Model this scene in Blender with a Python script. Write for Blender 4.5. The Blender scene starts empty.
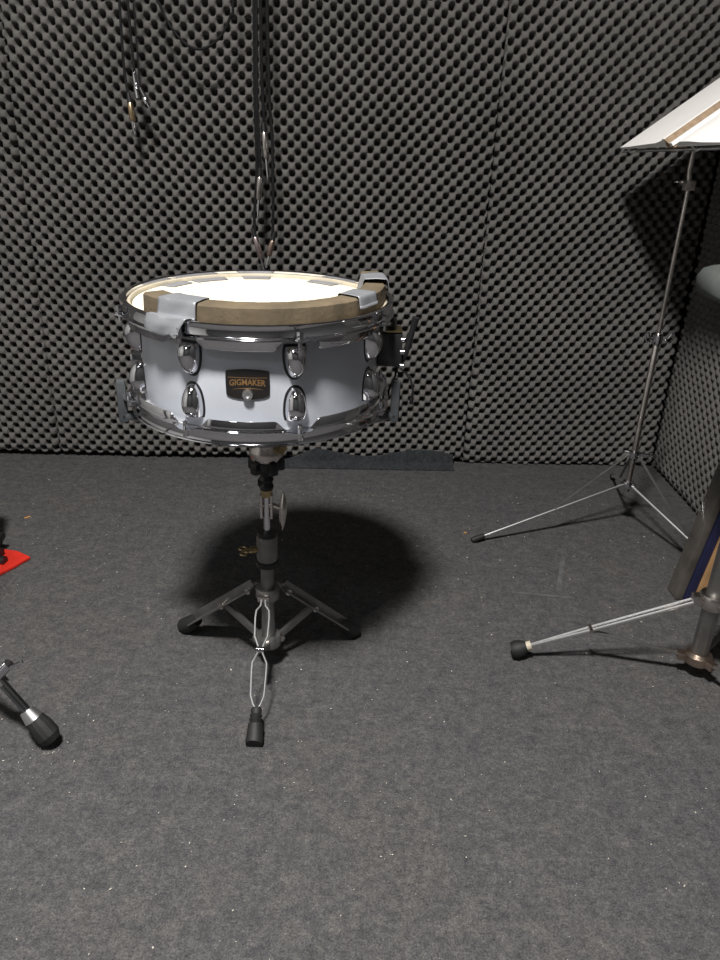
import bpy, bmesh, math, random
import numpy as np
from mathutils import Vector, Matrix, Quaternion
random.seed(7)
R = math.radians
C = bpy.context.scene.collection
SC = bpy.context.scene

# ------------------------------------------------------------------ materials
def mat(name, col, rough=.5, metal=0., noise=None, bump=None, spec=None, coat=0., alpha=None):
    m = bpy.data.materials.new(name); m.use_nodes = True
    nt = m.node_tree; b = nt.nodes['Principled BSDF']
    b.inputs['Base Color'].default_value = (*col, 1)
    b.inputs['Roughness'].default_value = rough
    b.inputs['Metallic'].default_value = metal
    if spec is not None: b.inputs['Specular IOR Level'].default_value = spec
    if coat: b.inputs['Coat Weight'].default_value = coat
    tc = nt.nodes.new('ShaderNodeTexCoord')
    if noise:
        sc, amt = noise
        n = nt.nodes.new('ShaderNodeTexNoise'); n.inputs['Scale'].default_value = sc; n.inputs['Detail'].default_value = 6
        nt.links.new(tc.outputs['Object'], n.inputs['Vector'])
        r = nt.nodes.new('ShaderNodeValToRGB')
        r.color_ramp.elements[0].position = .3; r.color_ramp.elements[1].position = .7
        r.color_ramp.elements[0].color = (*[c*(1-amt) for c in col], 1)
        r.color_ramp.elements[1].color = (*[min(1, c*(1+amt)) for c in col], 1)
        nt.links.new(n.outputs['Fac'], r.inputs['Fac']); nt.links.new(r.outputs['Color'], b.inputs['Base Color'])
    if bump:
        sc, st, dist = bump
        n = nt.nodes.new('ShaderNodeTexNoise'); n.inputs['Scale'].default_value = sc; n.inputs['Detail'].default_value = 5
        nt.links.new(tc.outputs['Object'], n.inputs['Vector'])
        bp = nt.nodes.new('ShaderNodeBump'); bp.inputs['Strength'].default_value = st; bp.inputs['Distance'].default_value = dist
        nt.links.new(n.outputs['Fac'], bp.inputs['Height']); nt.links.new(bp.outputs['Normal'], b.inputs['Normal'])
    return m

FOAM = mat('foam', (.120, .115, .111), .95, noise=(5, .14), bump=(400, .4, .001), spec=.1)
WALLM = mat('wall_paint', (.03, .03, .03), .9, noise=(3, .2))
CHROME = mat('chrome', (.74, .74, .77), .07, 1., noise=(30, .05))
BRIGHT = mat('brushed_bright_steel', (.86, .86, .87), .34, 1., noise=(60, .05))
DULLCHROME = mat('worn_chrome', (.62, .58, .55), .26, 1., noise=(60, .2))
DARKSTEEL = mat('dark_steel', (.24, .235, .23), .36, .75, noise=(40, .2))
BLACKP = mat('black_plastic', (.012, .012, .013), .4, noise=(40, .2))
RUBBER = mat('black_rubber', (.011, .0115, .012), .65, noise=(60, .3), bump=(300, .3, .001))
GREYRUB = mat('grey_rubber', (.05, .055, .06), .6, noise=(60, .2))
SHELL = mat('white_wrap', (.53, .56, .62), .28, noise=(200, .015), coat=.3)
HEADM = mat('coated_head', (.86, .80, .66), .7, noise=(14, .06), bump=(300, .15, .0006))
COLLARM = mat('head_collar', (.50, .45, .35), .5, noise=(60, .1))
MUFF = mat('brown_foam_rubber', (.115, .088, .054), .85, noise=(22, .28), bump=(160, .5, .0015))
TAPE = mat('silver_tape', (.25, .26, .28), .42, .25, noise=(50, .08), bump=(60, .25, .0015))
TAPEG = mat('grey_tape', (.24, .24, .25), .6, noise=(50, .08))
BADGE = mat('black_badge', (.014, .012, .012), .25, noise=(100, .1), coat=.5)
GOLD = mat('gold_print', (.26, .15, .06), .4, .4, noise=(100, .1))
BRASS = mat('brass', (.45, .35, .19), .3, 1., noise=(60, .2))
PAPER = mat('paper', (.93, .92, .90), .8, noise=(30, .02))
PAGES = mat('page_edges', (.30, .215, .14), .8, noise=(80, .25))
PADM = mat('pad_rubber', (.085, .095, .09), .6, noise=(40, .12))
RED = mat('red_paint', (.62, .03, .018), .4, noise=(40, .15))
CABLE = mat('cable_rubber', (.006, .0065, .007), .7, noise=(60, .3), spec=.2)
SMOKE = mat('glossy_grey_board', (.085, .076, .066), .15, noise=(20, .3), coat=.6)
BLUE = mat('blue_board', (.016, .018, .055), .45, noise=(30, .2))
TAN = mat('tan_wood', (.36, .21, .10), .5, noise=(18, .3))
PLASTER = mat('plaster', (.40, .40, .39), .85, noise=(3, .1))
CEIL = mat('ceiling_paint', (.24, .24, .235), .9, noise=(4, .1))
LINT = mat('lint', (.48, .45, .40), .9, noise=(40, .2))
ORANGE = mat('wood_chip', (.5, .25, .08), .8, noise=(80, .2))

def carpet_mat(name, base, marks=False):
    m = bpy.data.materials.new(name); m.use_nodes = True; nt = m.node_tree; b = nt.nodes['Principled BSDF']
    b.inputs['Roughness'].default_value = .95; b.inputs['Specular IOR Level'].default_value = .1
    g = nt.nodes.new('ShaderNodeNewGeometry')
    def noise(sc, det=5, rough=.6):
        n = nt.nodes.new('ShaderNodeTexNoise'); n.inputs['Scale'].default_value = sc; n.inputs['Detail'].default_value = det
        n.inputs['Roughness'].default_value = rough
        nt.links.new(g.outputs['Position'], n.inputs['Vector']); return n
    def ramp(src, a, b_, pa=.3, pb=.7):
        r = nt.nodes.new('ShaderNodeValToRGB'); e = r.color_ramp.elements
        e[0].position = pa; e[1].position = pb; e[0].color = (*a, 1); e[1].color = (*b_, 1)
        nt.links.new(src, r.inputs['Fac']); return r.outputs['Color']
    def mix(kind, f, a, c):
        x = nt.nodes.new('ShaderNodeMix'); x.data_type = 'RGBA'; x.blend_type = kind
        x.inputs['Factor'].default_value = f; nt.links.new(a, x.inputs['A']); nt.links.new(c, x.inputs['B']); return x.outputs['Result']
    big = ramp(noise(2.2, 4).outputs['Fac'], [c*k for c, k in zip(base, (.95, .97, 1.0))], [c*k for c, k in zip(base, (1.05, 1.03, 1.0))])
    mid = ramp(noise(55, 8, .7).outputs['Fac'], (.70, .70, .73), (1.30, 1.29, 1.27), .32, .68)
    fine = ramp(noise(420, 3).outputs['Fac'], (.45, .45, .45), (1.55, 1.55, 1.55), .3, .7)
    pat = ramp(noise(22, 8, .75).outputs['Fac'], (.86, .875, .89), (1.14, 1.125, 1.10), .35, .65)
    big = mix('MULTIPLY', 1, big, pat)
    c1 = mix('MULTIPLY', .9, big, mid); c2 = mix('MULTIPLY', .8, c1, fine)
    dust = ramp(noise(160, 6, .75).outputs['Fac'], (0, 0, 0), (.09, .088, .082), .66, .76)
    fleck = ramp(noise(150, 4, .6).outputs['Fac'], (.62, .62, .64), (1.42, 1.40, 1.37), .36, .64)
    c2 = mix('MULTIPLY', .5, c2, fleck)
    c3 = mix('ADD', 1, c2, dust)
    nt.links.new(c3, b.inputs['Base Color'])
    bp = nt.nodes.new('ShaderNodeBump'); bp.inputs['Strength'].default_value = .5; bp.inputs['Distance'].default_value = .002
    nt.links.new(noise(520, 4).outputs['Fac'], bp.inputs['Height']); nt.links.new(bp.outputs['Normal'], b.inputs['Normal'])
    return m
CARPET = carpet_mat('carpet', (.076, .075, .0765))
CARPET2 = carpet_mat('carpet_strip', (.034, .037, .040))

# ------------------------------------------------------------------ helpers
def props(o, label=None, cat=None, group=None, kind=None):
    if label: o['label'] = label
    if cat: o['category'] = cat
    if group: o['group'] = group
    if kind: o['kind'] = kind
    return o
def root(name, loc, label, cat, group=None, rz=0.):
    o = bpy.data.objects.new(name, None); C.objects.link(o); o.location = loc; o.rotation_euler = (0, 0, rz)
    o.empty_display_size = .05
    return props(o, label, cat, group)
def link(name, me, m, parent=None, smooth=35):
    if m: me.materials.append(m)
    o = bpy.data.objects.new(name, me); C.objects.link(o)
    if parent: o.parent = parent
    if smooth:
        me.polygons.foreach_set('use_smooth', [True]*len(me.polygons)); me.set_sharp_from_angle(angle=R(smooth))
    return o
class MB:
    def __init__(s): s.v = []; s.f = []
    def add(s, vs, fs):
        n = len(s.v); s.v += [tuple(v) for v in vs]; s.f += [tuple(i+n for i in f) for f in fs]; return s
    def box(s, c, size, M=None, bev=0.):
        bm = bmesh.new(); bmesh.ops.create_cube(bm, size=1.)
        bmesh.ops.scale(bm, vec=Vector(size), verts=bm.verts)
        if bev: bmesh.ops.bevel(bm, geom=bm.edges[:], offset=bev, segments=2, profile=.6, affect='EDGES')
        T = Matrix.Translation(Vector(c)) @ (M.to_4x4() if M else Matrix.Identity(4))
        bm.transform(T); bm.verts.index_update()
        s.add([v.co for v in bm.verts], [[v.index for v in f.verts] for f in bm.faces]); bm.free(); return s
    def bar(s, a, b, w, t, up=(0, 0, 1), bev=.0008):      # flat bar from a to b
        a, b = Vector(a), Vector(b); d = b-a; z = d.normalized(); u = Vector(up)
        x = u.cross(z); x = x.normalized() if x.length > 1e-5 else Vector((1, 0, 0)); y = z.cross(x)
        M = Matrix((x, y, z)).transposed()
        return s.box((a+b)/2, (w, t, d.length), M, bev)
    def tube(s, pts, r, n=12, closed=False, caps=True):
        pts = [Vector(p) for p in pts]; k = len(pts); rs = r if isinstance(r, (list, tuple)) else [r]*k
        T = []
        for i in range(k):
            if closed: t = (pts[(i+1) % k]-pts[i-1])
            else: t = pts[min(i+1, k-1)]-pts[max(i-1, 0)]
            T.append(t.normalized())
        u = Vector((0, 0, 1)) if abs(T[0].z) < .9 else Vector((1, 0, 0))
        x = u.cross(T[0]).normalized(); vs = []; fs = []
        for i in range(k):
            if i: x = (T[i-1].rotation_difference(T[i])) @ x
            x = (x-T[i]*x.dot(T[i])).normalized(); y = T[i].cross(x)
            for j in range(n):
                a = 2*math.pi*j/n; vs.append(pts[i]+(x*math.cos(a)+y*math.sin(a))*rs[i])
        m = k if closed else k-1
        for i in range(m):
            for j in range(n):
                a = i*n+j; b = i*n+(j+1) % n; c = ((i+1) % k)*n+(j+1) % n; d = ((i+1) % k)*n+j
                fs.append((a, b, c, d))
        if caps and not closed: fs.append(tuple(range(n))[::-1]); fs.append(tuple((k-1)*n+j for j in range(n)))
        return s.add(vs, fs)
    def lathe(s, prof, n=24, M=None, closed=False, rmod=None, a0=0., a1=2*math.pi):
        full = abs(a1-a0-2*math.pi) < 1e-6; m = n if full else n+1; vs = []; fs = []; k = len(prof)
        for i in range(m):
            a = a0+(a1-a0)*i/n
            for (r, z) in prof:
                rr, zz = rmod(a, r, z) if rmod else (r, z)
                v = Vector((rr*math.cos(a), rr*math.sin(a), zz)); vs.append(M @ v if M else v)
        for i in range(n):
            i2 = (i+1) % m
            for j in range(k if closed else k-1):
                j2 = (j+1) % k
                fs.append((i*k+j, i2*k+j, i2*k+j2, i*k+j2))
        if not closed and full:
            if prof[0][0] > 1e-6: fs.append(tuple(i*k for i in range(m))[::-1])
            if prof[-1][0] > 1e-6: fs.append(tuple(i*k+k-1 for i in range(m)))
        if closed and not full:
            fs.append(tuple(range(k))); fs.append(tuple((m-1)*k+j for j in range(k))[::-1])
        return s.add(vs, fs)
    def build(s, name, m, parent=None, smooth=35, **kw):
        me = bpy.data.meshes.new(name); me.from_pydata([tuple(v) for v in s.v], [], s.f)
        bm = bmesh.new(); bm.from_mesh(me); bmesh.ops.remove_doubles(bm, verts=bm.verts, dist=1e-6)
        bmesh.ops.recalc_face_normals(bm, faces=bm.faces); bm.to_mesh(me); bm.free()
        o = link(name, me, m, parent, smooth); return props(o, **kw)
def frame(a, b, up=(0, 0, 1)):                             # matrix with local z from a to b
    z = (Vector(b)-Vector(a)).normalized(); u = Vector(up)
    x = u.cross(z); x = x.normalized() if x.length > 1e-5 else Vector((1, 0, 0)); y = z.cross(x)
    return Matrix.Translation(Vector(a)) @ Matrix((x, y, z)).transposed().to_4x4()
def wing(mb, c, ax, w=.028, h=.010, up=(0, 0, 1)):         # wing screw: shaft along ax and two looped ears
    c = Vector(c); ax = Vector(ax).normalized(); side = Vector(up).cross(ax)
    side = side.normalized() if side.length > 1e-4 else Vector((1, 0, 0))
    mb.tube([c-ax*.004, c+ax*.008], .0042, 10)
    for s_ in (-1, 1):
        pts = []
        for k in range(11):
            a = 2*math.pi*k/11
            pts.append(c+ax*(.007+h*.6*math.sin(a)+.003)+side*s_*(w*.33+w*.22*math.cos(a)))
        mb.tube(pts, .0014, 6, closed=True)
    return mb

# ------------------------------------------------------------------ camera
TH, RO, F, H = R(23.7), R(2.4), 725., .82
f = Vector((0, math.cos(TH), -math.sin(TH))); r0 = Vector((1, 0, 0)); u0 = r0.cross(f)
rr = r0*math.cos(RO)+u0*math.sin(RO); uu = u0*math.cos(RO)-r0*math.sin(RO)
cam = bpy.data.cameras.new('camera'); co = bpy.data.objects.new('camera', cam); C.objects.link(co)
M = Matrix((rr, uu, -f)).transposed().to_4x4(); M.translation = Vector((0, 0, H)); co.matrix_world = M
cam.sensor_fit = 'VERTICAL'; cam.sensor_height = 36.; cam.lens = F/960*36.; cam.clip_start = .01
SC.camera = co

# ------------------------------------------------------------------ room
def quad(name, pts, m, thick=.05, nrm=None):
    mb = MB(); p = [Vector(q) for q in pts]; n = (p[1]-p[0]).cross(p[3]-p[0]).normalized()*thick
    mb.add(p+[q-n for q in p], [(0, 1, 2, 3), (7, 6, 5, 4), (0, 4, 5, 1), (1, 5, 6, 2), (2, 6, 7, 3), (3, 7, 4, 0)])
    return mb.build(name, m, smooth=0, kind='structure')
BW = Vector((.9979, .0648, 0)); BN = Vector((.0648, -.9979, 0))     # back wall direction and its normal into the room
O = Vector((-1.04, 1.925, 0)); CORNER = Vector((.88, 2.05, 0))
TF = .052
wb = lambda s, off=0: O+BW*s-BN*off
XR = .880
HC = 2.42; XL = -1.95; YF = -1.5
a = wb(-.95, TF+.0); b = wb(2.06, TF+.0)
quad('floor', [(XL-.1, YF-.1, 0), (XR+.2, YF-.1, 0), (XR+.2, 2.2, 0), (XL-.1, 2.2, 0)], CARPET)
quad('ceiling', [(XL-.1, YF-.1, HC), (XL-.1, 2.2, HC), (XR+.2, 2.2, HC), (XR+.2, YF-.1, HC)], CEIL)
quad('wall_back', [(a.x, a.y, 0), (b.x, b.y, 0), (b.x, b.y, HC), (a.x, a.y, HC)], WALLM)
quad('wall_right', [(XR+TF+.001, 2.2, 0), (XR+TF+.001, YF, 0), (XR+TF+.001, YF, HC), (XR+TF+.001, 2.2, HC)], WALLM)
quad('wall_left', [(XL, YF, 0), (XL, 2.2, 0), (XL, 2.2, HC), (XL, YF, HC)], PLASTER)
quad('wall_front', [(XR+.2, YF, 0), (XL, YF, 0), (XL, YF, HC), (XR+.2, YF, HC)], WALLM)

# ------------------------------------------------------------------ convoluted foam sheets
P = .0332
def foam(name, origin, u, nrm, w, z0, z1, label, ph=(0., 0.), drop=None, warp=.0, nres=9):
    st = P/nres; nu = int(w/st)+1; nv = int((z1-z0)/st)+1
    U, V = np.meshgrid(np.linspace(0, w, nu), np.linspace(0, 1, nv), indexing='ij')
    zb = z0+(drop(U) if drop else 0*U)
    Z = zb+(z1-zb)*V
    Uw = U+.004*np.sin(Z*5.1+ph[0]*3)+.003*np.sin(Z*13+U*4); Zw = Z+.004*np.sin(U*6.3+ph[1])+.002*np.sin(U*17)
    c = np.cos(2*np.pi*(Uw/P+ph[0]))*np.cos(2*np.pi*(Zw/P+ph[1]))
    h = 1/(1+np.exp(-9.0*(c-.20)))                          # 1 in a hole, 0 on the raised lattice
    wav = warp*np.sin(Z*2.1+U*1.3)
    D = -.030*h-.0015*(1+c)+wav*0
    edge = np.minimum(np.minimum(U, w-U)/.006, 1.); D = D-(1-edge)*.006
    lip = np.clip((zb+.02-Z)/.02, 0, 1); D = D-lip*.010
    o = np.array(origin); uu_ = np.array(u); nn = np.array(nrm)
    X = o[None, None, :]+U[..., None]*uu_+D[..., None]*nn; X[..., 2] = Z
    v = X.reshape(-1, 3)
    i = np.arange(nu*nv).reshape(nu, nv)
    q = np.stack([i[:-1, :-1], i[1:, :-1], i[1:, 1:], i[:-1, 1:]], -1).reshape(-1, 4)
    # rim of the sheet going back to the wall
    rim = np.concatenate([i[:, 0], i[-1, 1:], i[::-1, -1][1:], i[0, ::-1][1:-1]])
    back = v[rim].copy(); du = (back-o) @ uu_; zz = back[:, 2].copy()
    back = o+du[:, None]*uu_-nn*(TF-.003); back[:, 2] = zz
    nb = len(rim); base = len(v); v = np.concatenate([v, back])
    k = np.arange(nb); k2 = (k+1) % nb
    q2 = np.stack([rim[k2], rim[k], base+k, base+k2], -1)
    q = np.concatenate([q, q2])
    me = bpy.data.meshes.new(name)
    me.vertices.add(len(v)); me.vertices.foreach_set('co', v.astype(np.float32).ravel())
    me.loops.add(q.size); me.loops.foreach_set('vertex_index', q.astype(np.int32).ravel())
    me.polygons.add(len(q)); me.polygons.foreach_set('loop_start', np.arange(0, q.size, 4, dtype=np.int32))
    me.update(calc_edges=True); me.validate()
    me.materials.append(FOAM)
    me.polygons.foreach_set('use_smooth', np.ones(len(q), dtype=bool))
    ob = bpy.data.objects.new(name, me); C.objects.link(ob)
    return props(ob, label, 'acoustic foam', 'egg-crate foam sheets lining the walls')
s1, s2, s3 = .168, 1.350, 1.948
wave = lambda a_, k, p: (lambda U: a_*np.sin(U*k+p)+a_*.6*np.sin(U*k*2.7+p*2))
foam('foam_panel', wb(s1-1.0-.003), BW, BN, 1.0, .014, 2.25, 'grey egg-crate foam sheet at the far left of the back wall', (.13, .2), wave(.002, 9, 0))
foam('foam_panel', wb(s1), BW, BN, s2-s1-.003, .013, 2.25, 'wide grey egg-crate foam sheet behind the snare drum', (.4, .05), wave(.003, 14, 1))
foam('foam_panel', wb(s2), BW, BN, s3-s2-.02, .004, 2.25, 'grey egg-crate foam sheet behind the music stand, reaching the corner', (.1, .42), wave(.002, 16, 2))
foam('foam_panel', (XR, 2.046, 0), Vector((0, -1, 0)), Vector((-1, 0, 0)), 1.2, .004, 2.25, 'grey egg-crate foam sheet covering the right-hand wall', (.2, .3), wave(.002, 12, 0))

# carpet strip turned up at the foot of the back wall
def strip(s0, s1_, h, name='carpet_strip'):
    mb = MB(); n = 24; vs = []; fs = []
    for i in range(n+1):
        s = s0+(s1_-s0)*i/n; hh = h*(.75+.25*math.sin(i*.4))*(min(1, i/5) if s0 < 1 else 1)+.002
        p = wb(s)+BN*.003; q = wb(s)+BN*.0105; z = wb(s)+BN*.05
        for v_ in ((p.x, p.y, hh), (q.x, q.y, hh*.97), (q.x, q.y-.003, .012), (z.x, z.y, .004), (z.x, z.y, .0008), (p.x, p.y, .0008)): vs.append(v_)
    for i in range(n):
        for j in range(6): fs.append((i*6+j, (i+1)*6+j, (i+1)*6+(j+1) % 6, i*6+(j+1) % 6))
    fs.append(tuple(range(6))); fs.append(tuple(n*6+j for j in range(6)))
    mb.add(vs, fs)
    return mb.build(name, CARPET2, label='dark carpet offcut turned up at the foot of the back wall', cat='carpet')
strip(.80, 1.315, .046)

# ------------------------------------------------------------------ snare drum
DC = Vector((-.153, 1.05, .565))
drum = root('snare_drum', DC, 'white snare drum with chrome hoops and lugs on the low tripod stand', 'drum')
drum.rotation_euler = (R(2.0), R(-.2), 0)
HT = .0765                                                  # half height over the hoops
def az(deg, r, z): a_ = R(deg); return Vector((r*math.sin(a_), -r*math.cos(a_), z))
LUGS = [22.5+45*i for i in range(8)]
mb = MB(); mb.lathe([(.1695, -.064), (.170, -.062), (.170, .062), (.1695, .064), (.163, .064), (.163, -.064)], 128, closed=True)
mb.build('shell', SHELL, drum)
MB().lathe([(0, .0705), (.168, .0705), (.1745, .069), (.1755, .066), (.1755, .063), (0, .063)], 96).build('batter_head', HEADM, drum)
MB().lathe([(.1765, .0635), (.1815, .0635), (.1815, .0725), (.1800, .0742), (.1775, .0735), (.1765, .071)], 128, closed=True).build('head_rim', COLLARM, drum, label='cream rim of the drum head')
MB().lathe([(0, -.0645), (.1755, -.0645), (.1755, -.066), (.172, -.068), (0, -.068)], 96).build('resonant_head', mat('clear_head', (.5, .5, .5), .3, noise=(9, .05)), drum)
def earmod(sgn):
    def fn(a_, r, z):
        if r > .1872:
            d = min(abs(((math.degrees(a_)+90-L+180) % 360)-180) for L in LUGS)
            e = math.exp(-(d/3.6)**2)
            if abs(z) < .0665: return r+.0095*e, z+0*sgn
        return r, z
    return fn
def skirt(a_, r, z):
    d = min(abs(((math.degrees(a_)+90-L+180) % 360)-180) for L in LUGS)
    if abs(z) < .0575:
        k = min(1, max(0, (d-4.2)/5.5)); k = k*k*(3-2*k); zz = .0585-(.0585-abs(z))*k
        return r, math.copysign(zz, z)
    return earmod(1)(a_, r, z)
def hoop(sgn, nm, lab):
    pr = [(.1825, .0775), (.1840, .0787), (.1885, .0787), (.1900, .0775), (.1895, .0765), (.1856, .0762), (.1850, .0745),
          (.1850, .0625), (.1862, .0612), (.1915, .0605), (.1918, .0588), (.1862, .0582), (.1858, .0560), (.1862, .0466), (.1852, .0455), (.1840, .0466), (.1838, .0570), (.1828, .0600), (.1825, .0630)]
    pr = [(r, z*sgn) for r, z in pr]
    MB().lathe(pr, 384, closed=True, rmod=skirt).build(nm, CHROME, drum, smooth=50, label=lab)
hoop(1, 'hoop', 'chrome batter-side hoop'); hoop(-1, 'hoop', 'chrome snare-side hoop')
# lugs: teardrop casting bulging from the shell
def lug_mesh(up, g=1.0, inset=0.):
    vs = []; fs = []; NT, NA = 18, 14
    L_ = .0425; w0 = .0140; p0 = .0215
    for i in range(NT+1):
        t = i/NT
        k = math.sqrt(max(0, 1-max(0, (t-.22)/.78)**2.3)) if t > .22 else (.90+.10*math.sin(t/.22*math.pi/2))
        pk = k*(.78+.22*math.sin(min(1, t/.35)*math.pi/2))
        z = (t*L_-.001)*g
        for j in range(NA+1):
            a_ = math.pi*j/NA
            x = math.cos(a_)*w0*k*g; p = (abs(math.sin(a_))**.75)*p0*pk*(1 if g == 1 else .18)
            vs.append((x, -(.1685+p), (.0470-z)*up))
    for i in range(NT):
        for j in range(NA): q = i*(NA+1)+j; fs.append((q, q+1, q+NA+2, q+NA+1))
    fs.append(tuple(range(NA+1)))
    return vs, fs
for up in (1, -1):
    for L_ in LUGS:
        Mz = Matrix.Rotation(R(L_), 3, 'Z')
        vs, fs = lug_mesh(up); mb = MB(); mb.add([Mz @ Vector(v_) for v_ in vs], fs)
        lug = mb.build('lug', CHROME, drum, smooth=60)
        vs, fs = lug_mesh(up, 1.16); mb = MB(); mb.add([Mz @ Vector((v_[0], v_[1], v_[2]+.002*up)) for v_ in vs], fs)
        mb.build('lug_gasket', BLACKP, lug, smooth=60, label='black gasket behind the lug')
        mb = MB(); r_ = .1925
        mb.tube([az(L_, r_, .050*up), az(L_, r_, .0665*up)], .0029, 10)
        mb.tube([az(L_, r_, .0605*up), az(L_, r_, .0625*up)], .0062, 14)
        mb.tube([az(L_, r_, .0625*up), az(L_, r_, .0705*up)], .0040, 4 if up > 0 else 8)
        mb.build('tension_rod', CHROME, drum)
# badge wrapped on the shell
badge = root('badge', (0, 0, 0), None, None); badge.parent = drum; badge.name = 'badge'
BO = 2.3                                                   # centre azimuth
def onshell(x, z, d=.0): a_ = R(BO)+x*1.12/.170; return (math.sin(a_)*(.170+d), -math.cos(a_)*(.170+d), z)
def patch(outline, d, th, m, nm, parent):
    bm = bmesh.new(); vs = [bm.verts.new((x, z, 0)) for x, z in outline]; bm.faces.new(vs)
    for k in range(-8, 9): bmesh.ops.bisect_plane(bm, geom=bm.verts[:]+bm.edges[:]+bm.faces[:], plane_co=(k*.0035, 0, 0), plane_no=(1, 0, 0))
    r_ = bmesh.ops.extrude_face_region(bm, geom=bm.faces[:]); up_ = {g for g in r_['geom'] if isinstance(g, bmesh.types.BMVert)}
    for v_ in bm.verts: v_.co = onshell(v_.co.x, v_.co.y, d+(th if v_ in up_ else 0))
    bmesh.ops.recalc_face_normals(bm, faces=bm.faces)
    me = bpy.data.meshes.new(nm); bm.to_mesh(me); bm.free(); return link(nm, me, m, parent, 30)
BZ = .0
out = []
for k in range(13): x = -.0235+.047*k/12; out.append((x, BZ+.0165+.0025*(1-(x/.0235)**2)))
for x, z in ((.0243, .014), (.0246, .000), (.0243, -.0145), (.0225, -.0165)): out.append((x, BZ+z))
for k in range(7): x = .018-.036*k/6; out.append((x, BZ-.0185-.002*(1-(x/.018)**2)))
for x, z in ((-.0225, -.0165), (-.0243, -.0145), (-.0246, 0), (-.0243, .014)): out.append((x, BZ+z))
pl = patch(out, .0002, .0014, BADGE, 'plate', drum); bpy.data.objects.remove(badge); pl.name = 'badge'
band = [(-.0215, BZ+.0085), (.0215, BZ+.0085), (.0215, BZ+.0078), (-.0215, BZ+.0078)]
patch(band, .0016, .0002, GOLD, 'gold_line', pl)
sw = [(x, BZ-.0075+.0022*(1-(x/.017)**2)) for x in [-.017+.034*k/12 for k in range(13)]]
sw += [(x, z-.0008*(1-(x/.018)**2)) for x, z in reversed(sw)]
patch(sw, .0016, .0002, GOLD, 'gold_line', pl)
cu = bpy.data.curves.new('lettering', 'FONT'); cu.body = 'GIGMAKER'; cu.size = .0098; cu.align_x = 'CENTER'; cu.space_character = 1.0
cu.offset = .00025; cu.resolution_u = 3
to = bpy.data.objects.new('lettering_source', cu); C.objects.link(to)
dg = bpy.context.evaluated_depsgraph_get(); me = bpy.data.meshes.new_from_object(to.evaluated_get(dg)); bpy.data.objects.remove(to)
xs = [v_.co.x for v_ in me.vertices]; sc = .0405/(max(xs)-min(xs)); cx_ = (max(xs)+min(xs))/2
bm = bmesh.new(); bm.from_mesh(me); bmesh.ops.triangulate(bm, faces=bm.faces)
for v_ in bm.verts:
    x = (v_.co.x-cx_)*sc; z = v_.co.y*1.12
    v_.co = onshell(x, BZ-.0012+z-.0016*(x/.02)**2, .0019)
bm.to_mesh(me); bm.free(); link('lettering', me, GOLD, pl, 0)
mb = MB(); q = frame(az(BO, .170, BZ-.0135), az(BO, .182, BZ-.0135))
mb.lathe([(.0, .004), (.0032, .004), (.0036, .006), (.0066, .0062), (.0068, .004), (.0068, .0), (0, 0)], 20, M=q); mb.build('air_vent', BRIGHT, drum)
# strainer on the right side (azimuth 92)
def sidebox(mb, azd, r, z, dx, dr_, dz, bev=.0015): mb.box(az(azd, r, z), (dx, dr_, dz), Matrix.Rotation(R(azd), 3, 'Z'), bev)
thr = MB(); sidebox(thr, 91, .188, .006, .030, .036, .050, .003); sidebox(thr, 91, .188, .040, .014, .018, .02, .002)
thr = thr.build('strainer', BLACKP, drum, label='black snare strainer on the right side')
mb = MB(); sidebox(mb, 91, .192, .034, .032, .026, .003, .001); mb.build('strainer_plate', BRASS, thr, label='worn copper-coloured plate')
for z in (.026, .008, -.012): MB().tube([az(83, .205, z), az(83, .210, z)], .0035, 12).build('screw', CHROME, thr)
mb = MB(); mb.tube([az(92, .207, -.016), az(91.5, .213, .0), az(91, .220, .032), az(90.5, .224, .052)], [.0042, .0045, .0045, .0055], 10)
mb.build('lever', BLACKP, thr)
mb = MB(); mb.tube([az(91, .2, -.019), az(90, .199, -.035), az(89, .193, -.05), az(88, .186, -.068)], .0016, 8)
mb.tube([az(88, .203, -.019), az(87, .212, -.026), az(86, .222, -.036), az(86, .226, -.052), az(86, .225, -.064)], .0016, 8)
mb.tube([az(86, .225, -.064), az(86, .2245, -.073)], .003, 8)
mb.tube([az(91, .198, -.028), az(90, .204, -.031), az(88, .214, -.027), az(87, .222, -.034)], .0013, 8)
mb.build('snare_cord', CABLE, thr)
# butt plate on the left side
mb = MB(); sidebox(mb, -91, .179, -.028, .036, .022, .030, .002); mb.build('butt_plate', CHROME, drum)

# muffling ring of brown foam, lying on the head, bowed along the front edge
FZ = .0735
mroot = root('muffling_ring', DC, 'brown foam strip bowed round the front edge of the drum head', 'drum muffler'); mroot.rotation_euler = drum.rotation_euler
def arcstrip(mb, a0, a1, n, ri, ro, zb, zt, lift=None, bev=.0025, wob=True):
    vs = []; fs = []
    for i in range(n+1):
        t = i/n; a_ = a0+(a1-a0)*t; l = lift(t) if lift else (0, 0)
        w = (.0006*math.sin(i*.9)+.0005*math.sin(i*2.3)) if wob else 0
        for r_, z_ in ((ri, zb), (ro-.0, zb), (ro+.0008, zb+bev), (ro-.0004, zt-bev), (ro-bev-.001, zt), (ri+bev, zt), (ri, zt-bev)):
            vs.append(az(a_, r_+l[1]+w, z_+l[0]+w*.5))
    for i in range(n):
        for j in range(7): fs.append((i*7+j, (i+1)*7+j, (i+1)*7+(j+1) % 7, i*7+(j+1) % 7))
    fs.append(tuple(range(7))); fs.append(tuple(n*7+j for j in range(7))); return mb.add(vs, fs)
lift = lambda t: (.008*max(0, (t-.80)/.20)**1.3, .009*max(0, (t-.78)/.22))
arcstrip(MB(), -50, 111, 90, .143, .1735, FZ-.0022, FZ+.0235, lift).build('foam_strip', MUFF, mroot, 40)
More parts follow.
